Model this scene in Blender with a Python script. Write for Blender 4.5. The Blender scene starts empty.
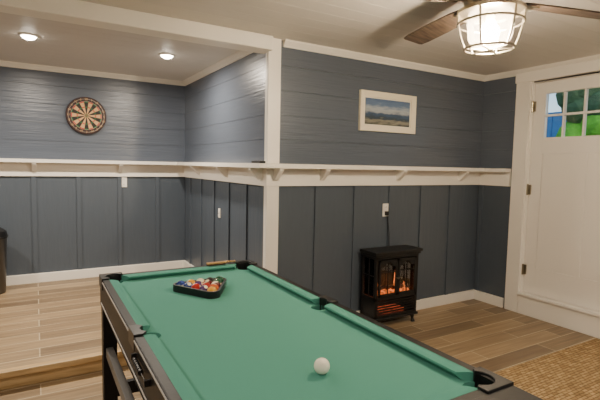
import bpy, bmesh, math, random
from mathutils import Vector, Matrix
random.seed(4)
sc = bpy.context.scene
COL = sc.collection

# ------------------------------------------------------------------ helpers
class B:
    def __init__(s): s.bm = bmesh.new()
    def _mi(s, faces, mi):
        for f in faces: f.material_index = mi
    def box(s, x0,x1,y0,y1,z0,z1, mi=0):
        v=[s.bm.verts.new(p) for p in [(x0,y0,z0),(x1,y0,z0),(x1,y1,z0),(x0,y1,z0),(x0,y0,z1),(x1,y0,z1),(x1,y1,z1),(x0,y1,z1)]]
        fs=[s.bm.faces.new([v[i] for i in q]) for q in [(3,2,1,0),(4,5,6,7),(0,1,5,4),(1,2,6,5),(2,3,7,6),(3,0,4,7)]]
        s._mi(fs,mi); return v
    def cyl(s,p0,p1,r0,r1=None,seg=16,mi=0,caps=True):
        if r1 is None: r1=r0
        p0=Vector(p0);p1=Vector(p1);d=(p1-p0).normalized()
        a=d.orthogonal().normalized();b=d.cross(a)
        r=[]
        for p,rr in((p0,r0),(p1,r1)):
            r.append([s.bm.verts.new(p+(a*math.cos(t)+b*math.sin(t))*rr) for t in [2*math.pi*i/seg for i in range(seg)]])
        for i in range(seg):
            j=(i+1)%seg
            f=s.bm.faces.new([r[0][i],r[0][j],r[1][j],r[1][i]]); f.material_index=mi
        if caps:
            for f in (s.bm.faces.new(r[0][::-1]), s.bm.faces.new(r[1])): f.material_index=mi
    def lathe(s,prof,c=(0,0,0),seg=32,mi=0,axis='Z'):
        rings=[]
        c=Vector(c)
        def P(r,h,t):
            x,y=r*math.cos(t),r*math.sin(t)
            return {'Z':Vector((x,y,h)),'Y':Vector((x,h,y)),'X':Vector((h,x,y))}[axis]+c
        for r,h in prof:
            if r<1e-6: rings.append([s.bm.verts.new(P(0,h,0))])
            else: rings.append([s.bm.verts.new(P(r,h,2*math.pi*i/seg)) for i in range(seg)])
        for a,b in zip(rings,rings[1:]):
            if len(a)==1 and len(b)==1: continue
            for i in range(seg):
                j=(i+1)%seg
                q=[a[0]] if len(a)==1 else [a[i],a[j]]
                q+= [b[0]] if len(b)==1 else [b[j],b[i]]
                f=s.bm.faces.new(q); f.material_index=mi
    def prism(s,poly,lo,hi,mi=0,fn=None):
        fn=fn or (lambda a,b,h:(a,b,h))
        A=[s.bm.verts.new(fn(a,b,lo)) for a,b in poly]; C=[s.bm.verts.new(fn(a,b,hi)) for a,b in poly]
        fs=[s.bm.faces.new(A[::-1]),s.bm.faces.new(C)]
        n=len(poly)
        for i in range(n):
            j=(i+1)%n; fs.append(s.bm.faces.new([A[i],A[j],C[j],C[i]]))
        s._mi(fs,mi)
    def ico(s,c,r,mi=0,sub=3,sc3=(1,1,1)):
        res=bmesh.ops.create_icosphere(s.bm,subdivisions=sub,radius=r,matrix=Matrix.Translation(c)@Matrix.Diagonal((*sc3,1)))
        for v in res['verts']:
            for f in v.link_faces: f.material_index=mi
    def torus(s,c,R,r,seg=36,ms=8,mi=0,axis='Z'):
        pr=[(R+r*math.cos(2*math.pi*i/ms),r*math.sin(2*math.pi*i/ms)) for i in range(ms+1)]
        s.lathe(pr,c,seg,mi,axis)
    def tube(s,pts,r,seg=8,mi=0):
        for a,b in zip(pts,pts[1:]): s.cyl(a,b,r,r,seg,mi)
    def done(s,name,mats,parent=None,bevel=0,smooth=False,center=True,segs=2):
        bmesh.ops.remove_doubles(s.bm,verts=s.bm.verts,dist=1e-6)
        bmesh.ops.recalc_face_normals(s.bm,faces=s.bm.faces)
        me=bpy.data.meshes.new(name); s.bm.to_mesh(me); s.bm.free()
        if not isinstance(mats,(list,tuple)): mats=[mats]
        for m in mats: me.materials.append(m)
        ob=bpy.data.objects.new(name,me); COL.objects.link(ob)
        if center and me.vertices:
            xs=[v.co for v in me.vertices]
            c=Vector([(min(p[i] for p in xs)+max(p[i] for p in xs))/2 for i in range(3)])
            me.transform(Matrix.Translation(-c)); ob.location=c
        if smooth:
            for p in me.polygons: p.use_smooth=True
            me.set_sharp_from_angle(angle=math.radians(38))
        if bevel:
            m=ob.modifiers.new('bevel','BEVEL'); m.width=bevel; m.segments=segs; m.limit_method='ANGLE'; m.angle_limit=math.radians(40)
        if parent: par(ob,parent)
        return ob
def par(ob,p):
    ob.parent=p; ob.matrix_parent_inverse=Matrix.Translation(-Vector(p.location))
def empty(name,loc):
    e=bpy.data.objects.new(name,None); e.location=loc; e.empty_display_size=.1; COL.objects.link(e); return e

def srgb(r,g,b):
    f=lambda c:(c/255/12.92) if c/255<=.04045 else ((c/255+.055)/1.055)**2.4
    return (f(r),f(g),f(b),1)
def mat(name,col,rough=.5,metal=0,emit=None,es=0,bump=0,bscale=(20,20,20),spec=.5,var=0,coat=0,trans=0):
    m=bpy.data.materials.new(name); m.use_nodes=True; nt=m.node_tree; N=nt.nodes; L=nt.links
    p=N['Principled BSDF']
    p.inputs['Base Color'].default_value=col; p.inputs['Roughness'].default_value=rough
    p.inputs['Metallic'].default_value=metal; p.inputs['Specular IOR Level'].default_value=spec
    p.inputs['Coat Weight'].default_value=coat
    if emit: p.inputs['Emission Color'].default_value=emit; p.inputs['Emission Strength'].default_value=es
    if bump or var:
        tc=N.new('ShaderNodeTexCoord'); mp=N.new('ShaderNodeMapping'); mp.inputs['Scale'].default_value=bscale
        no=N.new('ShaderNodeTexNoise'); no.inputs['Scale'].default_value=1; no.inputs['Detail'].default_value=6
        L.new(tc.outputs['Object'],mp.inputs[0]); L.new(mp.outputs[0],no.inputs['Vector'])
        if bump:
            b=N.new('ShaderNodeBump'); b.inputs['Strength'].default_value=bump; b.inputs['Distance'].default_value=.01
            L.new(no.outputs[0],b.inputs['Height']); L.new(b.outputs[0],p.inputs['Normal'])
        if var:
            mx=N.new('ShaderNodeMix'); mx.data_type='RGBA'
            mx.inputs['A'].default_value=tuple(c*(1-var) for c in col[:3])+(1,)
            mx.inputs['B'].default_value=tuple(min(1,c*(1+var)) for c in col[:3])+(1,)
            L.new(no.outputs[0],mx.inputs['Factor']); L.new(mx.outputs['Result'],p.inputs['Base Color'])
    return m

SLATE=mat('slate_paint',srgb(86,94,107),.3,bump=.3,bscale=(3,3,60),var=.06)
SLATE_LOW=mat('slate_paint_lower',srgb(79,88,99),.38,bump=.2,bscale=(30,30,4),var=.06)
WHITE=mat('white_trim_paint',srgb(240,235,226),.4,bump=.04,bscale=(15,15,15))
CEIL=mat('ceiling_paint',srgb(214,209,203),.5,bump=.05,bscale=(8,8,8))
DOORW=mat('door_paint',srgb(240,235,227),.35)
BLACK=mat('black_plastic',srgb(20,20,22),.38,bump=.03,bscale=(80,80,80))
BLACKR=mat('black_laminate',srgb(15,14,16),.45,bump=.05,bscale=(40,40,40),var=.15,spec=.3)
IRON=mat('cast_iron_black',srgb(20,19,19),.45,bump=.08,bscale=(60,60,60))
GREY=mat('grey_laminate',srgb(100,98,96),.4)
SILV=mat('brushed_nickel',srgb(200,190,172),.28,1)
CHROME=mat('silver_paint_trim',srgb(200,198,194),.35)
FELT=mat('green_felt',srgb(80,142,127),.95,bump=.15,bscale=(500,500,500),spec=.15,var=.05)
PLW=mat('white_plastic',srgb(240,236,228),.35)
DARK=mat('dark_recess',srgb(8,8,8),.8)
BRASS=mat('hinge_metal',srgb(150,140,120),.35,1)

def wood_floor(name):
    m=bpy.data.materials.new(name); m.use_nodes=True; nt=m.node_tree;N=nt.nodes;L=nt.links;p=N['Principled BSDF']
    tc=N.new('ShaderNodeTexCoord'); br=N.new('ShaderNodeTexBrick')
    br.offset=.37; br.inputs['Scale'].default_value=1; br.inputs['Brick Width'].default_value=.92; br.inputs['Row Height'].default_value=.152
    br.inputs['Mortar Size'].default_value=.0034; br.inputs['Mortar Smooth'].default_value=.1; br.inputs['Bias'].default_value=0
    br.inputs['Color1'].default_value=srgb(178,154,122); br.inputs['Color2'].default_value=srgb(126,107,86); br.inputs['Mortar'].default_value=srgb(210,194,166)
    L.new(tc.outputs['Object'],br.inputs['Vector'])
    mp=N.new('ShaderNodeMapping'); mp.inputs['Scale'].default_value=(2.2,38,1); no=N.new('ShaderNodeTexNoise'); no.inputs['Scale'].default_value=1; no.inputs['Detail'].default_value=8; no.inputs['Distortion'].default_value=.7
    L.new(tc.outputs['Object'],mp.inputs[0]); L.new(mp.outputs[0],no.inputs['Vector'])
    cr=N.new('ShaderNodeValToRGB'); cr.color_ramp.elements[0].position=.3; cr.color_ramp.elements[0].color=(.58,.55,.51,1); cr.color_ramp.elements[1].position=.72; cr.color_ramp.elements[1].color=(1.06,1.05,1.0,1)
    L.new(no.outputs[0],cr.inputs[0])
    mx=N.new('ShaderNodeMix'); mx.data_type='RGBA'; mx.blend_type='MULTIPLY'; mx.inputs['Factor'].default_value=.9
    L.new(br.outputs['Color'],mx.inputs['A']); L.new(cr.outputs[0],mx.inputs['B']); L.new(mx.outputs['Result'],p.inputs['Base Color'])
    b=N.new('ShaderNodeBump'); b.inputs['Strength'].default_value=.35; b.inputs['Distance'].default_value=.004; b.invert=True
    L.new(br.outputs['Fac'],b.inputs['Height']); L.new(b.outputs[0],p.inputs['Normal'])
    p.inputs['Roughness'].default_value=.4
    return m
FLOORM=wood_floor('wood_look_tile')
def wood(name,c1,c2,scale=(3,30,30),rough=.45):
    m=bpy.data.materials.new(name); m.use_nodes=True; nt=m.node_tree;N=nt.nodes;L=nt.links;p=N['Principled BSDF']
    tc=N.new('ShaderNodeTexCoord'); mp=N.new('ShaderNodeMapping'); mp.inputs['Scale'].default_value=scale
    no=N.new('ShaderNodeTexNoise'); no.inputs['Scale'].default_value=1; no.inputs['Detail'].default_value=7; no.inputs['Distortion'].default_value=.8
    cr=N.new('ShaderNodeValToRGB'); cr.color_ramp.elements[0].position=.3; cr.color_ramp.elements[0].color=c1; cr.color_ramp.elements[1].position=.7; cr.color_ramp.elements[1].color=c2
    L.new(tc.outputs['Object'],mp.inputs[0]);L.new(mp.outputs[0],no.inputs['Vector']);L.new(no.outputs[0],cr.inputs[0]);L.new(cr.outputs[0],p.inputs['Base Color'])
    p.inputs['Roughness'].default_value=rough
    return m
NOSE=wood('stair_nosing_wood',srgb(172,140,90),srgb(215,185,138))
BLADEW=wood('fan_blade_wood',srgb(52,41,33),srgb(98,82,69),(3,40,40),.6)
CUEW=wood('brush_wood',srgb(150,110,65),srgb(190,150,95))

# ------------------------------------------------------------------ room dims
H=2.28; YM=3.03; XR=3.93; XS=1.505; YB=5.2; PZ=.11; LT=1.36; AB=1.19
XL=-2.3; YF=-1.7
b=B(); b.box(XL-.12,XR+.12,YF-.12,YM+.1,-.1,0); b.done('floor',FLOORM,center=False)
b=B(); b.box(XL,XS,YM+.05,YB+.0,0.0,PZ); b.done('floor_raised_platform',FLOORM,center=False)
b=B(); b.box(XL,XS-.0,YM+.0,YM+.06,PZ-.035,PZ+.006); b.box(XL,XS-.0,YM+.02,YM+.05,0,PZ-.035); b.done('trim_1',NOSE,bevel=.008,center=False)   # stair nosing
# ceiling: boards with open joints
b=B(); b.box(XL-.12,XR+.12,YF-.12,YB+.12,H+.006,H+.1)
y=YF
while y<YB:
    b.box(XL,XR,y+.0012,min(y+.14,YB)-.0012,H,H+.006); y+=.14
b.done('ceiling',CEIL,center=False)
b=B(); b.box(XL,XS,YM-.06,YM+.09,H-.10,H); b.done('trim_2',WHITE,bevel=.004,center=False)   # ceiling beam

def shiplap_x(b,x0,x1,yf,z0,z1,sgn=1,pitch=.184):
    z=z0
    while z<z1-.01:
        b.box(x0,x1,yf,yf+.012*sgn,z+.0013,min(z+pitch,z1)-.0013); z+=pitch
def shiplap_y(b,y0,y1,xf,z0,z1,sgn=1,pitch=.184):
    z=z0
    while z<z1-.01:
        b.box(xf,xf+.012*sgn,y0,y1,z+.0013,min(z+pitch,z1)-.0013); z+=pitch
# back wall
b=B(); b.box(XS+.014,XR,YM+.012,YM+.12,0,H); shiplap_x(b,XS+.013,XR,YM,LT,H)
b.box(XS+.013,XR,YM+.004,YM+.012,0,LT,1)
for x in (1.95,2.34,2.73,3.12,3.51): b.box(x-.021,x+.021,YM-.010,YM+.004,.0,AB,1)
b.done('wall_back',[SLATE,SLATE_LOW],center=False)
# recess side wall
b=B(); b.box(XS+.012,XS+.12,YM+.12,YB+.12,0,H); shiplap_y(b,YM+.01,YB,XS,LT,H)
b.box(XS+.004,XS+.012,YM+.01,YB,0,LT,1)
for yy in (3.42,3.81,4.2,4.59,4.98): b.box(XS-.010,XS+.004,yy-.021,yy+.021,PZ,AB,1)
b.done('wall_alcove_side',[SLATE,SLATE_LOW],center=False)
# recess back wall
b=B(); b.box(XL,XS+.012,YB+.012,YB+.12,0,H); shiplap_x(b,XL,XS,YB,LT,H)
b.box(XL,XS,YB+.004,YB+.012,0,LT,1)
x=1.19
while x>XL: b.box(x-.021,x+.021,YB-.010,YB+.004,PZ,AB,1); x-=.402
b.done('wall_alcove_back',[SLATE,SLATE_LOW],center=False)
# right wall with door opening
DY0,DY1,DZ0,DZ1=1.60,2.51,.20,2.145
b=B()
b.box(XR+.012,XR+.12,DY1,YM+.12,0,H); b.box(XR+.012,XR+.12,YF,DY0,0,H); b.box(XR+.012,XR+.12,DY0,DY1,DZ1,H); b.box(XR+.012,XR+.12,DY0,DY1,0,DZ0)
shiplap_y(b,DY1+.02,YM,XR,LT,H); shiplap_y(b,YF,DY0-.02,XR,LT,H)
b.box(XR+.004,XR+.012,DY1+.02,YM,0,LT,1); b.box(XR+.004,XR+.012,YF,DY0-.02,0,LT,1)
b.box(XR-.010,XR+.004,YM-.05,YM-.012,0,AB,1)
for yy in (1.2,.8,.4,0,-.4,-.8,-1.2): b.box(XR-.010,XR+.004,yy-.021,yy+.021,0,AB,1)
b.done('wall_right',[SLATE,SLATE_LOW],center=False)
b=B(); b.box(XL-.12,XL,YF,YB+.12,0,H); b.done('wall_left',SLATE,center=False)
b=B(); b.box(XL-.12,XR+.12,YF-.12,YF,0,H); b.done('wall_front',SLATE,center=False)

# crown moulding
def crown_x(b,x0,x1,y,s=-1):
    b.prism([(y,H-.048),(y,H),(y+s*.045,H),(y+s*.04,H-.012),(y+s*.014,H-.038),(y+s*.012,H-.048)],x0,x1,fn=lambda a,c,h:(h,a,c))
def crown_y(b,y0,y1,x,s=-1):
    b.prism([(x,H-.048),(x,H),(x+s*.045,H),(x+s*.04,H-.012),(x+s*.014,H-.038),(x+s*.012,H-.048)],y0,y1,fn=lambda a,c,h:(a,h,c))
b=B(); crown_x(b,XS+.11,XR,YM); crown_y(b,YF,YM,XR); crown_x(b,XL,XS,YB); crown_y(b,YM+.09,YB,XS)
b.done('trim_3',WHITE,center=False)
# baseboards
def base(name,*bx):
    b=B()
    for q in bx: b.box(*q)
    b.done(name,WHITE,bevel=.005,center=False)
base('baseboard_back',(XS+.1,XR-.016,YM-.026,YM+.004,0,.095))
base('baseboard_right',(XR-.026,XR+.004,DY1+.17,YM+.004,0,.095),(XR-.026,XR+.004,YF,DY0-.15,0,.095))
base('baseboard_alcove_back',(XL,XS-.016,YB-.026,YB+.004,PZ,PZ+.095))
base('baseboard_alcove_side',(XS-.026,XS+.004,YM+.1,YB,PZ,PZ+.095))
# corner column boards
b=B()
for z0,z1 in ((0,AB),(LT,H)):
    b.box(XS-.014,XS+.09,YM-.016,YM+.006,z0,z1)
    b.box(XS-.014,XS+.006,YM+.006,YM+.035,z0,z1)
b.done('trim_4',WHITE,bevel=.003,center=False)

# ledge shelf + apron + brackets
SD=.13
b=B()
b.box(XS-SD,XR,YM-SD,YM,LT-.034,LT)
b.box(XS-SD,XS,YM,YB,LT-.034,LT)
b.box(XL,XS-SD,YB-SD,YB,LT-.034,LT)
b.box(XR-.10,XR,DY1+.17,YM-SD,LT-.034,LT)
b.box(XS-.02,XR,YM-.02,YM+.003,AB,LT-.034)
b.box(XS-.02,XS+.003,YM+.003,YB,AB,LT-.034)
b.box(XL,XS-.02,YB-.02,YB+.003,AB,LT-.034)
b.box(XR-.02,XR+.003,DY1+.17,YM-.02,AB,LT-.034)
def tri(b,base,dirn,axis,w=.035):
    z1=LT-.034; z0=AB+.045
    pr=[(.0,z0),(.0,z1),(SD-.03,z1),(SD-.03,z1-.015),(.02,z0)]
    if axis=='x': b.prism([(YM-.02-p,q) for p,q in pr] if dirn=='m' else [(YB-.02-p,q) for p,q in pr],base-w/2,base+w/2,fn=lambda a,c,h:(h,a,c))
    else: b.prism([(XS-.02-p,q) for p,q in pr],base-w/2,base+w/2,fn=lambda a,c,h:(a,h,c))
for x in (1.56,1.975,2.79,3.6): tri(b,x,'m','x')
for x in (-1.6,-.8,-.01,.79): tri(b,x,'b','x')
for yy in (3.1,3.81,4.59): tri(b,yy,'','y')
b.done('wall_shelf_ledge',WHITE,center=False)

# ------------------------------------------------------------------ door
b=B()
XC=XR-.022
b.box(XC,XR+.012,DY1+.012,DY1+.15,0,DZ1+.09); b.box(XC,XR+.012,DY0-.15,DY0-.012,0,DZ1+.09)
b.box(XC-.006,XR+.012,DY0-.16,DY1+.16,DZ1+.012,DZ1+.10)
b.box(XR+.012,XR+.12,DY1-.005,DY1+.02,DZ0,DZ1+.02); b.box(XR+.012,XR+.12,DY0-.02,DY0+.005,DZ0,DZ1+.02); b.box(XR+.012,XR+.12,DY0,DY1,DZ1-.005,DZ1+.02)
b.box(XR+.0,XR+.02,DY1,DY1+.02,DZ0,DZ1+.02)
b.box(XC,XR+.012,DY0-.012,DY1+.012,0,DZ0-.02)
b.box(XC-.02,XR+.12,DY0-.012,DY1+.012,DZ0-.022,DZ0+.004)
b.done('trim_5',WHITE,bevel=.004,center=False)
door=empty('door_1',(XR+.04,(DY0+DY1)/2,DZ0))
d0,d1=DY0+.008,DY1-.008; zb=DZ0+.008; zt=DZ1-.008
X0,X1=XR+.022,XR+.064
ly1=2.395; pw=.155; mu=.016; NC=4; ly0=ly1-NC*pw-(NC-1)*mu
lz0,lz1=1.645,2.035
b=B()
b.box(X0,X1,ly1,d1,zb,zt); b.box(X0,X1,d0,ly0,zb,zt)
b.box(X0,X1,ly0,ly1,lz1,zt); b.box(X0,X1,ly0,ly1,1.50,lz0); b.box(X0,X1,ly0,ly1,zb,.45)
ym=(ly0+ly1)/2
b.box(X0,X1,ym-.05,ym+.05,.45,1.50)
b.box(X0+.006,X1-.008,ly0,ym-.05,.45,1.50); b.box(X0+.006,X1-.008,ym+.05,ly1,.45,1.50)
b.done('slab',DOORW,door,bevel=.003)
b=B()
for k in range(1,NC):
    yy=ly1-k*pw-(k-1)*mu; b.box(X0+.006,X1-.006,yy-mu,yy,lz0,lz1)
zc=(lz0+lz1)/2; b.box(X0+.0065,X1-.0065,ly0,ly1,zc-.009,zc+.009)
b.done('muntins',DOORW,door)
def glassmat(name,frost=0):
    m=bpy.data.materials.new(name);m.use_nodes=True;N=m.node_tree.nodes;L=m.node_tree.links
    N.remove(N['Principled BSDF']);o=N['Material Output'];t=N.new('ShaderNodeBsdfTransparent');g=N.new('ShaderNodeBsdfGlossy');g.inputs['Roughness'].default_value=.03
    fr=N.new('ShaderNodeFresnel');fr.inputs['IOR'].default_value=1.35;x=N.new('ShaderNodeMixShader');L.new(fr.outputs[0],x.inputs[0]);L.new(t.outputs[0],x.inputs[1]);L.new(g.outputs[0],x.inputs[2])
    if frost:
        tr=N.new('ShaderNodeBsdfTranslucent');tr.inputs[0].default_value=(1,.95,.85,1);y=N.new('ShaderNodeMixShader');y.inputs[0].default_value=frost
        L.new(x.outputs[0],y.inputs[1]);L.new(tr.outputs[0],y.inputs[2]);L.new(y.outputs[0],o.inputs[0])
    else: L.new(x.outputs[0],o.inputs[0])
    return m
GLASS=glassmat('clear_glass'); SEEDED=glassmat('seeded_glass',.045)
b=B(); b.box(X0+.018,X0+.024,ly0,ly1,lz0,lz1); b.done('glass',GLASS,door)
b=B()
for z in (.42,1.17,1.93):
    b.cyl((XR+.005,DY1-.004,z-.05),(XR+.005,DY1-.004,z+.05),.009,seg=12); b.box(XR+.008,XR+.02,DY1-.03,DY1+.02,z-.045,z+.045)
b.done('hinges',BRASS,door)
b=B(); b.lathe([(0,-.075),(.02,-.073),(.03,-.06),(.028,-.045),(.012,-.035),(.011,-.012),(.032,-.01),(.032,0),(0,0)],(X0,d0+.07,1.17),24,axis='X')
b.done('knob',BRASS,door,smooth=True)
# outside
b=B()
for i in range(260):
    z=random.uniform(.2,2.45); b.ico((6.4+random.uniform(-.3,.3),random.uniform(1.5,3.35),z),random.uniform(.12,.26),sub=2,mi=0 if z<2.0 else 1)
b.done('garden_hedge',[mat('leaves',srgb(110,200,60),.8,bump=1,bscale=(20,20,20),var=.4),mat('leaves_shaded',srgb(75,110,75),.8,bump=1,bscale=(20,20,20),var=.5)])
b=B(); b.box(XR+.13,XR+12,-12,12,-.3,-.02); b.done('ground',mat('lawn',srgb(90,130,70),.9,var=.3,bump=.3),center=False)
b=B()
for i in range(10): b.box(7.3,7.34,3.3+i*.25,3.3+i*.25+.235,-.02,2.3)
b.done('garden_fence',mat('blue_fence_paint',srgb(80,150,215),.6,var=.15))

# ------------------------------------------------------------------ recessed lights
LENS=mat('lit_lens',srgb(255,240,215),.4,emit=(1,.9,.76,1),es=34)
def can(x,y,power,col=(1,.87,.71),r=.05):
    e=empty('recessed_light',(x,y,H))
    b=B(); b.lathe([(r,-.006),(r+.004,-.012),(r+.014,-.008),(r+.018,-.001),(r+.018,0.0),(r,0.0),(r,-.006)],(x,y,H),32)
    b.done('trim_ring',PLW,e,smooth=True)
    b=B(); b.lathe([(r,-.006),(r*.85,-.022),(r*.45,-.032),(0,-.034)],(x,y,H),32); b.done('lens',LENS,e,smooth=True)
    L=bpy.data.lights.new('lamp','AREA'); L.shape='DISK'; L.size=2*r; L.energy=power; L.color=col
    o=bpy.data.objects.new('lamp',L); o.location=(x,y,H-.037); COL.objects.link(o); par(o,e)
for x in (-1.05,-.02,1.0): can(x,4.0,32)  # leftmost can is out of view, added to light the alcove
for x,y in ((-1.2,1.4),(-.3,-.7),(1.6,-.9),(3.1,-.6)): can(x,y,25)  # unseen cans, added outside the view to light the main room

# ------------------------------------------------------------------ dartboard
dc=Vector((.468,YB-.003,1.818))
db=empty('dartboard',dc)
R=.191
DB_B=mat('dart_black',srgb(28,24,22),.7);DB_C=mat('dart_cream',srgb(200,160,112),.7);DB_R=mat('dart_red',srgb(180,35,30),.6);DB_G=mat('dart_green',srgb(30,100,60),.6)
b=B(); b.lathe([(0,0),(R,0),(R,-.03),(R-.006,-.036),(0,-.036)],dc,64,axis='Y'); b.done('body',mat('dart_rim',srgb(48,22,18),.5),db,smooth=True)
b=B(); k=R/.2255; yy=dc.y-.0368
rings=[(.0159,.096,0),(.096,.108,1),(.108,.158,0),(.158,.171,1)]
for i in range(20):
    a0=math.radians(9+18*i-18*.0); a1=a0+math.radians(18)
    for r0,r1,kind in rings:
        r0*=k;r1*=k
        n=3; pts=[]
        for j in range(n+1): t=a0+(a1-a0)*j/n; pts.append((r1*math.cos(t),r1*math.sin(t)))
        for j in range(n,-1,-1): t=a0+(a1-a0)*j/n; pts.append((r0*math.cos(t),r0*math.sin(t)))
        vs=[b.bm.verts.new((dc.x+p,yy,dc.z+q)) for p,q in pts]
        f=b.bm.faces.new(vs); f.material_index=(2 if i%2 else 3) if kind else (1 if i%2 else 0)
b.lathe([(.0159*k,0),(.0064*k,-.0004)],(dc.x,yy,dc.z),24,3,'Y'); b.lathe([(.0064*k,-.0004),(0,-.0006)],(dc.x,yy,dc.z),24,2,'Y')
b.done('segments',[DB_B,DB_C,DB_R,DB_G],db)
b=B(); b.torus((dc.x,dc.y-.038,dc.z),.17*k,.001,48,6,axis='Y'); b.torus((dc.x,dc.y-.038,dc.z),.2*k,.0015,48,6,axis='Y'); b.done('wires',SILV,db)
nums=[20,1,18,4,13,6,10,15,2,17,3,19,7,16,8,11,14,9,12,5]
for i,n in enumerate(nums):
    c=bpy.data.curves.new('number','FONT'); c.body=str(n); c.size=.03; c.extrude=.0008; c.align_x='CENTER'; c.align_y='CENTER'
    o=bpy.data.objects.new('number_%d'%n,c); a=math.radians(90-18*i)
    o.location=(dc.x+.197*k*math.cos(a),dc.y-.0378,dc.z+.197*k*math.sin(a)); o.rotation_euler=(math.pi/2,0,0); c.materials.append(DB_C); COL.objects.link(o); par(o,db)

# ------------------------------------------------------------------ framed picture
fx0,fx1,fz0,fz1=2.345,2.975,1.655,1.99
pc=empty('framed_picture',((fx0+fx1)/2,YM,(fz0+fz1)/2))
FR=mat('cream_frame',srgb(232,222,200),.45,bump=.05)
b=B(); w=.05
def ringx(b,x0,x1,z0,z1,w,y0,y1,yi,mi=0):
    O=[(x0,z0),(x1,z0),(x1,z1),(x0,z1)]; I=[(x0+w,z0+w),(x1-w,z0+w),(x1-w,z1-w),(x0+w,z1-w)]
    for i in range(4):
        j=(i+1)%4
        f=[(O[i],y1),(O[j],y1),(O[j],y0),(O[i],y0)]
        vo=[b.bm.verts.new((p[0],y,p[1])) for p,y in f]; b.bm.faces.new(vo)
        q=[(O[i],y0),(O[j],y0),(I[j],yi),(I[i],yi)]
        b.bm.faces.new([b.bm.verts.new((p[0],y,p[1])) for p,y in q])
        q=[(I[i],yi),(I[j],yi),(I[j],y1),(I[i],y1)]
        b.bm.faces.new([b.bm.verts.new((p[0],y,p[1])) for p,y in q])
ringx(b,fx0,fx1,fz0,fz1,w,YM-.028,YM-.001,YM-.02); b.done('frame',FR,pc)
b=B(); b.box(fx0+.01,fx1-.01,YM-.008,YM-.001,fz0+.01,fz1-.01); b.done('mat_board',mat('mat_board',srgb(235,230,215),.8),pc)
m=bpy.data.materials.new('seascape_print');m.use_nodes=True;N=m.node_tree.nodes;L=m.node_tree.links;p=N['Principled BSDF']
tc=N.new('ShaderNodeTexCoord');sp=N.new('ShaderNodeSeparateXYZ');L.new(tc.outputs['Generated'],sp.inputs[0])
no=N.new('ShaderNodeTexNoise');no.inputs['Scale'].default_value=5;no.inputs['Detail'].default_value=8
mp=N.new('ShaderNodeMapping');mp.inputs['Scale'].default_value=(1,1,2.2);L.new(tc.outputs['Generated'],mp.inputs[0]);L.new(mp.outputs[0],no.inputs['Vector'])
ma=N.new('ShaderNodeMath');ma.operation='MULTIPLY_ADD';ma.inputs[1].default_value=.45;L.new(no.outputs[0],ma.inputs[0]);
mb=N.new('ShaderNodeMath');mb.operation='SUBTRACT';mb.inputs[1].default_value=.225;L.new(sp.outputs['Z'],mb.inputs[0]);L.new(mb.outputs[0],ma.inputs[2])
cr=N.new('ShaderNodeValToRGB');e=cr.color_ramp.elements
e[0].position=0;e[0].color=srgb(60,66,66);e[1].position=1;e[1].color=srgb(80,102,138)
for pos,c in ((.15,(140,136,120)),(.27,(50,64,76)),(.42,(62,84,112)),(.5,(150,155,160)),(.6,(160,168,176)),(.78,(98,120,150))):
    q=e.new(pos);q.color=srgb(*c)
L.new(ma.outputs[0],cr.inputs[0]);L.new(cr.outputs[0],p.inputs['Base Color']);p.inputs['Roughness'].default_value=.3
b=B(); b.box(fx0+.062,fx1-.062,YM-.012,YM-.008,fz0+.058,fz1-.058); b.done('print',m,pc)

# ------------------------------------------------------------------ outlets
def outlet(name,pos,axis='y',slots=True,w=.07,h=.115):
    e=empty(name,pos); x,y,z=pos
    b=B(); b2=B()
    if axis=='y':
        b.box(x-w/2,x+w/2,y-.008,y,z-h/2,z+h/2)
        for s in (-.026,.026): b2.box(x-.016,x+.016,y-.010,y-.007,z+s-.014,z+s+.014)
        for s in (-.026,.026):
            for t in (-.006,.006): b2.box(x+t-.001,x+t+.001,y-.0106,y-.0095,z+s-.005,z+s+.005,1)
    else:
        b.box(x-.008,x,y-w/2,y+w/2,z-h/2,z+h/2)
        b2.box(x-.011,x-.007,y-.016,y+.016,z-.032,z+.032); b2.box(x-.0118,x-.010,y-.01,y+.01,z-.002,z+.002,1)
    b.done('plate',PLW,e,bevel=.003); b2.done('face',[PLW,DARK],e)
outlet('wall_outlet',(2.68,YM+.004,.97)); outlet('wall_outlet',(.83,YB+.004,1.13)); outlet('light_switch',(XS+.004,4.05,.88),'x',w=.05,h=.09)

# ------------------------------------------------------------------ remote on the shelf
rc=empty('remote_control',(1.43,3.02,LT))
b=B(); b.box(1.40,1.45,2.95,3.10,LT,LT+.018); b.done('body',BLACK,rc,bevel=.006)
b=B()
for i in range(4):
    for j in range(2): b.cyl((1.415+j*.02,2.97+i*.03,LT+.017),(1.415+j*.02,2.97+i*.03,LT+.0195),.005,seg=10)
b.done('buttons',GREY,rc)

# ------------------------------------------------------------------ trash can in the alcove
TX,TY=-.375,4.95
tc_=empty('trash_can',(TX,TY,PZ))
b=B(); b.lathe([(0,0),(.11,0),(.115,.01),(.135,.52),(.137,.53),(.12,.53),(.1,.02),(0,.02)],(TX,TY,PZ),40); b.done('body',mat('steel_bin',srgb(90,88,86),.35,.8),tc_,smooth=True)
b=B(); b.lathe([(.139,.515),(.141,.54),(.13,.58),(.08,.615),(0,.63)],(TX,TY,PZ),40); b.torus((TX,TY,PZ+.528),.14,.006); b.cyl((TX,TY-.16,PZ+.02),(TX,TY-.10,PZ+.02),.03,.03,12); b.done('lid_and_pedal',BLACK,tc_,smooth=True)

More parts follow.
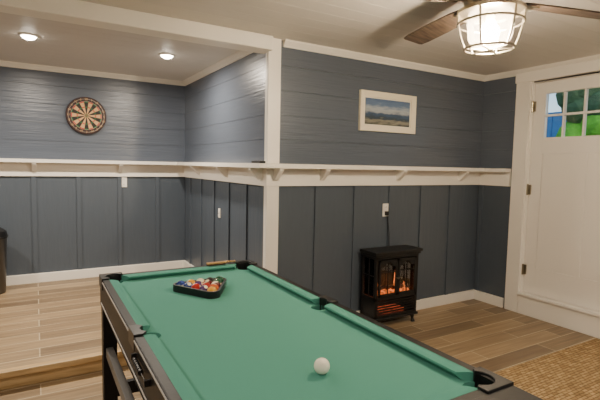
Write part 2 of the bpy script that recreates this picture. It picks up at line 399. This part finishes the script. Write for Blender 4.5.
# ------------------------------------------------------------------ rug: rows of braided jute
m=bpy.data.materials.new('jute_weave');m.use_nodes=True;N=m.node_tree.nodes;L=m.node_tree.links;p=N['Principled BSDF'];p.inputs['Roughness'].default_value=.95;p.inputs['Specular IOR Level'].default_value=.1
tc=N.new('ShaderNodeTexCoord')
mp=N.new('ShaderNodeMapping');mp.inputs['Scale'].default_value=(1,1,1)
br=N.new('ShaderNodeTexBrick');br.inputs['Scale'].default_value=1;br.inputs['Brick Width'].default_value=.045;br.inputs['Row Height'].default_value=.022;br.inputs['Mortar Size'].default_value=.0035;br.inputs['Mortar Smooth'].default_value=1
br.inputs['Color1'].default_value=srgb(206,176,132);br.inputs['Color2'].default_value=srgb(168,138,98);br.inputs['Mortar'].default_value=srgb(112,88,58)
L.new(tc.outputs['Object'],mp.inputs[0]);L.new(mp.outputs[0],br.inputs['Vector'])
no=N.new('ShaderNodeTexNoise');no.inputs['Scale'].default_value=14;no.inputs['Detail'].default_value=8;L.new(tc.outputs['Object'],no.inputs['Vector'])
cr=N.new('ShaderNodeValToRGB');cr.color_ramp.elements[0].position=.3;cr.color_ramp.elements[0].color=(.74,.73,.72,1);cr.color_ramp.elements[1].position=.7;cr.color_ramp.elements[1].color=(1.05,1.05,1.04,1);L.new(no.outputs[0],cr.inputs[0])
mx=N.new('ShaderNodeMix');mx.data_type='RGBA';mx.blend_type='MULTIPLY';mx.inputs['Factor'].default_value=1;L.new(br.outputs['Color'],mx.inputs['A']);L.new(cr.outputs[0],mx.inputs['B']);L.new(mx.outputs['Result'],p.inputs['Base Color'])
bu=N.new('ShaderNodeBump');bu.invert=True;bu.inputs['Strength'].default_value=.8;bu.inputs['Distance'].default_value=.006;L.new(br.outputs['Fac'],bu.inputs['Height']);L.new(bu.outputs[0],p.inputs['Normal'])
b=B(); b.box(2.5,3.86,-.3,1.80,0.0,.014); b.done('woven_rug',m,bevel=.005)

# ------------------------------------------------------------------ electric fireplace stove
sx0,sx1,sy0,sy1=2.395,2.87,2.80,2.99
st=empty('electric_fireplace',((sx0+sx1)/2,(sy0+sy1)/2,0))
def emis(name,c,s):
    m=bpy.data.materials.new(name);m.use_nodes=True;N=m.node_tree.nodes;L=m.node_tree.links;p=N['Principled BSDF']
    p.inputs['Base Color'].default_value=(.02,.01,.01,1)
    tc=N.new('ShaderNodeTexCoord');no=N.new('ShaderNodeTexNoise');no.inputs['Scale'].default_value=25;L.new(tc.outputs['Object'],no.inputs['Vector'])
    cr=N.new('ShaderNodeValToRGB');cr.color_ramp.elements[0].position=.35;cr.color_ramp.elements[0].color=tuple(k*.25 for k in c[:3])+(1,);cr.color_ramp.elements[1].position=.65;cr.color_ramp.elements[1].color=c
    L.new(no.outputs[0],cr.inputs[0]);L.new(cr.outputs[0],p.inputs['Emission Color']);p.inputs['Emission Strength'].default_value=s;return m
b=B(); t=.025
for x in (sx0,sx1-t):
    for y in (sy0,sy1-t): b.box(x,x+t,y,y+t,.09,.61)
b.box(sx0,sx1,sy0,sy1,.085,.11); b.box(sx0,sx1,sy0,sy1,.235,.265); b.box(sx0,sx1,sy0,sy1,.585,.61)
b.box(sx0,sx1,sy1-.01,sy1,.1,.6); b.box(sx0+.004,sx0+.012,sy0,sy1,.1,.24); b.box(sx1-.012,sx1-.004,sy0,sy1,.1,.24); b.box(sx1-.012,sx1-.004,sy0,sy1,.26,.6)
b.done('body',IRON,st,bevel=.003)
b=B(); b.box(sx0-.028,sx1+.028,sy0-.028,sy1+.0,.628,.652); b.box(sx0-.016,sx1+.016,sy0-.016,sy1,.608,.63); b.box(sx0-.013,sx1+.013,sy0-.013,sy1,.065,.087)
b.done('top_and_base_plates',IRON,st,bevel=.006,segs=3)
b=B()
for x in (sx0+.03,sx1-.03):
    for y,s in ((sy0+.02,-1),(sy1-.03,0)):
        b.cyl((x,y,.068),(x,y+s*.006,.03),.022,.012,12); b.cyl((x,y+s*.006,.03),(x,y+s*.014,0),.012,.018,12)
b.done('feet',IRON,st,smooth=True)
b=B(); mid=(sx0+sx1)/2
for a,c in ((sx0+.03,mid-.004),(mid+.004,sx1-.03)):
    y0=sy0-.010;y1=sy0+.004
    b.box(a,a+.02,y0,y1,.27,.58); b.box(c-.02,c,y0,y1,.27,.58); b.box(a,c,y0,y1,.27,.29); b.box(a,c,y0,y1,.56,.58)
    m_=(a+c)/2; b.box(m_-.003,m_+.003,y0+.003,y1,.29,.56); b.box(a,c,y0+.003,y1,.47,.476)
    b.prism([(a+.02,.56)]+[(a+.02+(c-a-.04)*i/10,.56-.045*abs(math.cos(math.pi*i/10))**1.6) for i in range(11)]+[(c-.02,.56)],y0+.001,y1,fn=lambda p,q,h:(p,h,q))
b.done('doors',IRON,st,bevel=.0015)
b=B()
for s in (-.018,.018): b.cyl((mid+s,sy0-.010,.42),(mid+s,sy0-.03,.42),.004,seg=10); b.ico((mid+s,sy0-.034,.42),.009,sub=2)
b.done('door_knobs',BRASS,st,smooth=True)
b=B()
for i in range(5): b.box(sx0+.03,sx1-.03,sy0-.001,sy0+.012,.125+i*.022,.138+i*.022)
b.box(sx0+.02,sx0+.03,sy0-.002,sy0+.012,.11,.235); b.box(sx1-.03,sx1-.02,sy0-.002,sy0+.012,.11,.235)
b.box(sx0-.002,sx0+.008,sy0+.085,sy0+.091,.265,.585); b.box(sx0-.002,sx0+.008,sy0+.02,sy1-.02,.44,.446)
b.done('grille_and_side_bars',IRON,st)
b=B(); b.box(sx0+.026,sx1-.026,sy0+.012,sy0+.015,.268,.583); b.box(sx0+.01,sx0+.012,sy0+.026,sy1-.026,.268,.583); b.done('glass',GLASS,st)
b=B(); b.box(sx0+.12,sx1-.12,sy0+.03,sy1-.03,.105,.135); b.done('heater_glow',emis('heater_glow',(1,.14,.05,1),1.0),st)
b=B(); b.box(sx0+.03,sx1-.03,sy0+.06,sy1-.02,.262,.285)
b.done('ember_bed',emis('embers',(1,.2,.04,1),1.8),st,bevel=.01)
b=B()
for i in range(5):
    x=sx0+.08+i*.08; b.cyl((x-.05,sy0+.075+.02*(i%2),.30+.008*(i%3)),(x+.06,sy0+.11-.02*(i%2),.315+.01*(i%2)),.019,.014,10)
b.done('logs',wood('charred_log',srgb(50,25,15),srgb(120,60,30)),st,smooth=True)
b=B()
for i in range(13):
    x=sx0+.07+random.random()*.34; y=sy0+.07+random.random()*.07; h=random.uniform(.05,.17); r=random.uniform(.007,.017)
    prof=[(0,0),(r,.12*h),(r*1.15,.3*h),(r*.7,.6*h),(r*.3,.85*h),(0,h)]
    b.lathe(prof,(x,y,.29),10)
b.done('flames',emis('flame',(1,.24,.06,1),1.8),st,smooth=True)
b=B(); b.tube([(2.68,YM-.01,.935),(2.68,YM-.02,.93),(2.70,YM-.018,.85),(2.715,YM-.018,.75),(2.72,YM-.02,.6),(2.72,sy1,.55)],.0035); b.box(2.666,2.694,YM-.028,YM-.006,.925,.96)
b.done('power_cord',BLACK,st)
b=B(); b.tube([(2.90,2.96,.5),(2.94,2.965,.42),(2.97,2.97,.40)],.003); b.done('side_handle',IRON,st)

# ------------------------------------------------------------------ ceiling fan with caged light
fc=Vector((1.875,1.43,0)); fan=empty('ceiling_fan',(fc.x,fc.y,H))
b=B(); b.lathe([(0,H),(.085,H),(.085,H-.03),(.05,H-.05),(.05,H-.06),(.10,H-.065),(.125,H-.085),(.125,H-.14),(.10,H-.165),(0,H-.17)],fc,40); b.done('motor_housing',SILV,fan,smooth=True)
zb_=2.145
for k_ in range(4):
    a=math.radians(-15+90*k_)
    R_=Matrix.Translation((fc.x,fc.y,zb_))@Matrix.Rotation(a,4,'Z')@Matrix.Rotation(math.radians(11),4,'X')
    b=B()
    pts=[(.16,-.045),(.25,-.06),(.45,-.07),(.66,-.072),(.73,-.066),(.74,-.05),(.74,.05),(.73,.066),(.66,.072),(.45,.07),(.25,.06),(.16,.045)]
    b.prism(pts,-.004,.004,0)
    bmesh.ops.transform(b.bm,matrix=R_,verts=b.bm.verts)
    b.done('blade_%d'%(k_+1),BLADEW,fan,center=False,bevel=.002)
    b=B(); b.prism([(.08,-.018),(.17,-.022),(.20,-.04),(.25,-.035),(.25,.035),(.20,.04),(.17,.022),(.08,.018)],-.010,-.005)
    for q in ((.21,-.02),(.21,.02),(.235,0)): b.cyl((q[0],q[1],-.014),(q[0],q[1],-.009),.006,seg=8)
    bmesh.ops.transform(b.bm,matrix=R_,verts=b.bm.verts); b.done('blade_arm_%d'%(k_+1),SILV,fan,center=False)
b=B(); b.lathe([(0,2.125),(.06,2.122),(.12,2.112),(.153,2.10),(.155,2.083),(.145,2.081),(.143,2.094),(0,2.10)],fc,40); b.done('light_pan',SILV,fan,smooth=True)
b=B(); b.lathe([(.10,2.09),(.105,2.04),(.098,1.97),(.08,1.94),(.05,1.93),(0,1.928)],fc,32); b.done('glass_jar',SEEDED,fan,smooth=True)
b=B()
for i in range(6):
    t=2*math.pi*i/6+.35
    P=[(.150,2.085),(.147,2.04),(.132,1.975),(.112,1.922)]
    b.tube([(fc.x+r*math.cos(t),fc.y+r*math.sin(t),z) for r,z in P],.0055)
for i in range(3):
    t=2*math.pi*i/6+.35
    b.tube([(fc.x+.112*math.cos(t),fc.y+.112*math.sin(t),1.922),(fc.x,fc.y,1.915),(fc.x-.112*math.cos(t),fc.y-.112*math.sin(t),1.922)],.004)
for r,z in ((.147,2.04),(.112,1.922)): b.torus((fc.x,fc.y,z),r,.006)
b.done('cage',SILV,fan,smooth=True)
b=B(); b.lathe([(.0,2.09),(.02,2.09),(.02,2.05)],fc,16); b.done('bulb_socket',PLW,fan)
b=B(); b.lathe([(.014,2.06),(.02,2.045),(.038,2.015),(.042,1.992),(.035,1.965),(.018,1.951),(0,1.948)],fc,24)
m=bpy.data.materials.new('lit_bulb');m.use_nodes=True;p=m.node_tree.nodes['Principled BSDF'];p.inputs['Emission Color'].default_value=(1,.80,.55,1);p.inputs['Emission Strength'].default_value=1350
b.done('bulb',m,fan,smooth=True)

# ------------------------------------------------------------------ pool table
tx0,tx1,ty0,ty1=.28,1.135,.735,2.52; RZ=.752; CZ=.725; TE=.63
pt=empty('pool_table',((tx0+tx1)/2,(ty0+ty1)/2,0))
fw=.028
b=B()
b.box(tx0,tx0+fw,ty0,ty1,.60,RZ); b.box(tx1-fw,tx1,ty0,ty1,.60,RZ); b.box(tx0+fw,tx1-fw,ty0,ty0+fw,.60,RZ); b.box(tx0+fw,tx1-fw,ty1-fw,ty1,.60,RZ)
b.box(tx0,tx1,TE,ty0,.60,RZ)
b.done('rail_frame',BLACKR,pt,bevel=.003)
corners=[(tx0,ty0,1,1),(tx1,ty0,-1,1),(tx0,ty1,1,-1),(tx1,ty1,-1,-1)]; ymid=(ty0+ty1)/2-.005
pc_=[(x+sx*.062,y+sy*.062,.043) for x,y,sx,sy in corners]+[(tx0+.066,ymid,.036),(tx1-.066,ymid,.036)]
b=B(); b.box(tx0+fw,tx1-fw,ty0+fw,ty1-fw,.70,CZ); bed=b.done('cloth_bed',FELT,pt,center=False)
b=B()
for x,y,r in pc_: b.cyl((x,y,.5),(x,y,.9),r,seg=32)
cut=b.done('cut',FELT,center=False)
md=bed.modifiers.new('x','BOOLEAN'); md.operation='DIFFERENCE'; md.object=cut; md.solver='EXACT'
bpy.context.view_layer.update(); dg=bpy.context.evaluated_depsgraph_get()
nm=bpy.data.meshes.new_from_object(bed.evaluated_get(dg)); bed.modifiers.clear(); bed.data=nm
bpy.data.objects.remove(cut)
b=B(); b.box(tx0+fw,tx1-fw,ty0+fw,ty1-fw,.605,.62); b.done('under_panel',BLACK,pt)
b=B()
for x,y,r in pc_: b.lathe([(r+.003,.722),(r+.0025,.63),(0,.625)],(x,y,0),28)
b.done('pocket_cups',DARK,pt,smooth=True)
def cushion(b,p,d,n,L_,m0,m1,w=.047):
    p=Vector(p);d=Vector(d);n=Vector(n)
    sec=[(0,CZ+.0005),(0,RZ-.001),(w*.55,RZ-.001),(w-.003,RZ-.004),(w,RZ-.009),(w-.004,RZ-.014),(w-.016,CZ+.0005)]
    r0=[b.bm.verts.new(p+d*(m0*u/w)+n*u+Vector((0,0,z))) for u,z in sec]
    r1=[b.bm.verts.new(p+d*(L_-m1*u/w)+n*u+Vector((0,0,z))) for u,z in sec]
    b.bm.faces.new(r0);b.bm.faces.new(r1[::-1])
    for i in range(len(sec)):
        j=(i+1)%len(sec); b.bm.faces.new([r0[i],r0[j],r1[j],r1[i]])
b=B(); cc=.098; mc=.040
for xs,nx in ((tx0+fw,1),(tx1-fw,-1)):
    cushion(b,(xs,ty0+cc,0),(0,1,0),(nx,0,0),ymid-mc-ty0-cc,.035,.012)
    cushion(b,(xs,ymid+mc,0),(0,1,0),(nx,0,0),ty1-cc-ymid-mc,.012,.035)
for ys,ny in ((ty0+fw,1),(ty1-fw,-1)):
    cushion(b,(tx0+cc,ys,0),(1,0,0),(0,ny,0),tx1-tx0-2*cc,.035,.035)
b.done('cushions',FELT,pt)
b=B()
for x,y,sx,sy in corners:
    poly=[(-.004,-.004),(.108,-.004),(.108,.030)]
    for i in range(13):
        a=math.radians(-38-194*i/12+0); poly.append((.062+.043*math.cos(a),.062+.043*math.sin(a)))
    poly+=[(.030,.108),(-.004,.108)]
    b.prism([(x+sx*p,y+sy*q) for p,q in poly],.700,.760)
for x,sx in ((tx0,1),(tx1,-1)):
    poly=[(-.002,-.052),(.030,-.052)]
    for i in range(9):
        a=math.radians(-125-110*i/8); poly.append((.066+.036*math.cos(a),.036*math.sin(a)))
    poly+=[(.030,.052),(-.002,.052)]
    b.prism([(x+sx*p,ymid+q) for p,q in poly],.700,.759)
b.done('pocket_castings',BLACK,pt,bevel=.002)
b=B()
b.box(tx0-.003,tx0,ty0+.11,ymid-.055,.737,.743); b.box(tx0-.003,tx0,ymid+.055,ty1-.11,.737,.743)
b.box(tx0-.003,tx0,TE+.02,ty1-.05,.618,.623)
b.box(tx1,tx1+.003,ty0+.11,ty1-.11,.738,.743); b.box(tx0+.11,tx1-.11,ty1,ty1+.003,.738,.743); b.box(tx0+.11,tx1-.11,TE-.003,TE,.738,.743)
b.done('metal_trim',CHROME,pt)
b=B(); lw=.068
for x,y,sx,sy in ((tx0,TE,1,1),(tx1,TE,-1,1),corners[2],corners[3]):
    xa,xb=sorted((x+sx*.004,x+sx*(.004+lw))); ya,yb=sorted((y+sy*.004,y+sy*(.004+lw)))
    b.box(xa,xb,ya,yb,.03,.60)
    b.cyl((x+sx*.038,y+sy*.038,0),(x+sx*.038,y+sy*.038,.032),.03,.024,20)
b.done('legs',BLACKR,pt,bevel=.004)
b=B()
for x in (tx0+.016,tx1-.016-.035): b.box(x,x+.035,TE+.07,ty1-.07,.335,.385)
b.done('side_stretchers',GREY,pt,bevel=.003)
b=B()
for y in (TE+.02,ty1-.02-.035): b.box(tx0+.07,tx1-.07,y,y+.035,.10,.17); b.box(tx0+.07,tx1-.07,y,y+.035,.42,.60)
b.done('end_panels',BLACKR,pt,bevel=.003)
b=B()
for i in range(6): b.cyl((tx0-.012,ymid-.12-.018*i,.70),(tx0-.012,ymid-.133-.018*i,.70),.009,seg=12)
b.cyl((tx0-.012,ymid-.09,.70),(tx0-.012,ymid-.30,.70),.002,seg=8)
for y in (ymid-.09,ymid-.30): b.box(tx0-.018,tx0,y-.004,y+.004,.69,.71)
b.done('score_beads',BLACK,pt,smooth=True)

# balls
BR=.0245
def ballmat(name,c,stripe=False):
    m=bpy.data.materials.new(name);m.use_nodes=True;N=m.node_tree.nodes;L=m.node_tree.links;p=N['Principled BSDF']
    p.inputs['Roughness'].default_value=.08;p.inputs['Coat Weight'].default_value=.5
    tc=N.new('ShaderNodeTexCoord');sp=N.new('ShaderNodeSeparateXYZ');L.new(tc.outputs['Object'],sp.inputs[0])
    ab=N.new('ShaderNodeMath');ab.operation='ABSOLUTE';L.new(sp.outputs['Z' if stripe else 'X'],ab.inputs[0])
    gt=N.new('ShaderNodeMath');gt.operation='GREATER_THAN';gt.inputs[1].default_value=BR*(.62 if stripe else .92);L.new(ab.outputs[0],gt.inputs[0])
    mx=N.new('ShaderNodeMix');mx.data_type='RGBA';mx.inputs['A'].default_value=c;mx.inputs['B'].default_value=srgb(225,210,180);L.new(gt.outputs[0],mx.inputs['Factor']);L.new(mx.outputs['Result'],p.inputs['Base Color']);return m
cols=[(215,150,40),(25,50,120),(170,35,28),(70,35,90),(200,90,30),(20,80,55),(95,20,25)]
mats=[ballmat('ball_%d'%(i+1),srgb(*cols[i])) for i in range(7)]+[ballmat('ball_8',srgb(15,15,15))]+[ballmat('ball_%d'%(i+9),srgb(*cols[i]),True) for i in range(7)]
order=[0,9,1,11,7,5,3,13,6,2,12,4,8,10,14]; random.shuffle(order)
cx_,cy_=.704,2.10
rk=empty('ball_rack',(cx_,cy_,CZ))
n=0
for row in range(5):
    for j in range(row+1):
        x=cx_+(j-row/2)*2*BR*1.01; y=cy_+(row-2.667)*2*BR*.8745
        b=B(); b.ico((0,0,0),BR,sub=4); o=b.done('ball_%d'%(n+1),mats[order[n]],smooth=True); o.location=(x,y,CZ+BR+.0003); o.rotation_euler=(random.random()*6,random.random()*6,random.random()*6); par(o,rk); n+=1
b=B()
def tripts(r,rc):
    out=[]
    for k_ in range(3):
        a=math.radians(-90+120*k_); c=(cx_+r*math.cos(a),cy_+r*math.sin(a))
        for i in range(7):
            t=a+math.radians(-60+20*i); out.append((c[0]+rc*math.cos(t),c[1]+rc*math.sin(t)))
    return out
I=tripts(2.667*2*BR*.8745+.001,BR+.0025); O=tripts(2.667*2*BR*.8745+.001,BR+.0125)
z0,z1=CZ+.0005,CZ+.034
nn=len(I)
v=[[b.bm.verts.new((p[0],p[1],z)) for p in P] for P,z in ((I,z0),(I,z1),(O,z1),(O,z0))]
for a in range(4):
    c=(a+1)%4
    for i in range(nn):
        j=(i+1)%nn; b.bm.faces.new([v[a][i],v[a][j],v[c][j],v[c][i]])
b.done('triangle_frame',BLACK,rk,smooth=True)
b=B(); b.ico((.730,1.085,CZ+BR+.0003),BR,sub=4); b.done('cue_ball',mat('ivory',srgb(244,238,220),.08,coat=.5),smooth=True)
# table brush on far rail
br_=empty('table_brush',(.93,2.49,RZ))
b=B(); b.box(.85,.97,2.484,2.504,RZ+.009,RZ+.02); b.cyl((.97,2.494,RZ+.015),(1.02,2.494,RZ+.015),.006,.005,12); b.ico((1.024,2.494,RZ+.015),.007,sub=2); b.done('handle',CUEW,br_,bevel=.003)
b=B(); b.box(.853,.967,2.485,2.503,RZ+.0005,RZ+.010); b.done('bristles',mat('bristles',srgb(60,50,40),.9,bump=.6,bscale=(300,300,20)),br_)

# ------------------------------------------------------------------ world + camera
w=bpy.data.worlds.new('world'); sc.world=w; w.use_nodes=True; N=w.node_tree.nodes; L=w.node_tree.links
bg=N['Background']; sky=N.new('ShaderNodeTexSky'); sky.sky_type='NISHITA'; sky.sun_elevation=math.radians(35); sky.sun_rotation=math.radians(200); sky.sun_disc=False
L.new(sky.outputs[0],bg.inputs[0]); bg.inputs[1].default_value=.24

r=Vector((.8613,-.5076,.0204)).normalized(); f=Vector((.5077,.8582,-.0769)); f=(f-r*f.dot(r)).normalized(); u=r.cross(f)
cam=bpy.data.cameras.new('camera'); cam.lens=36*448/600; cam.sensor_width=36; cam.clip_start=.02
co=bpy.data.objects.new('camera',cam); COL.objects.link(co)
M=Matrix(((r.x,u.x,-f.x,0),(r.y,u.y,-f.y,0),(r.z,u.z,-f.z,1.35),(0,0,0,1)))
co.matrix_world=M; sc.camera=co
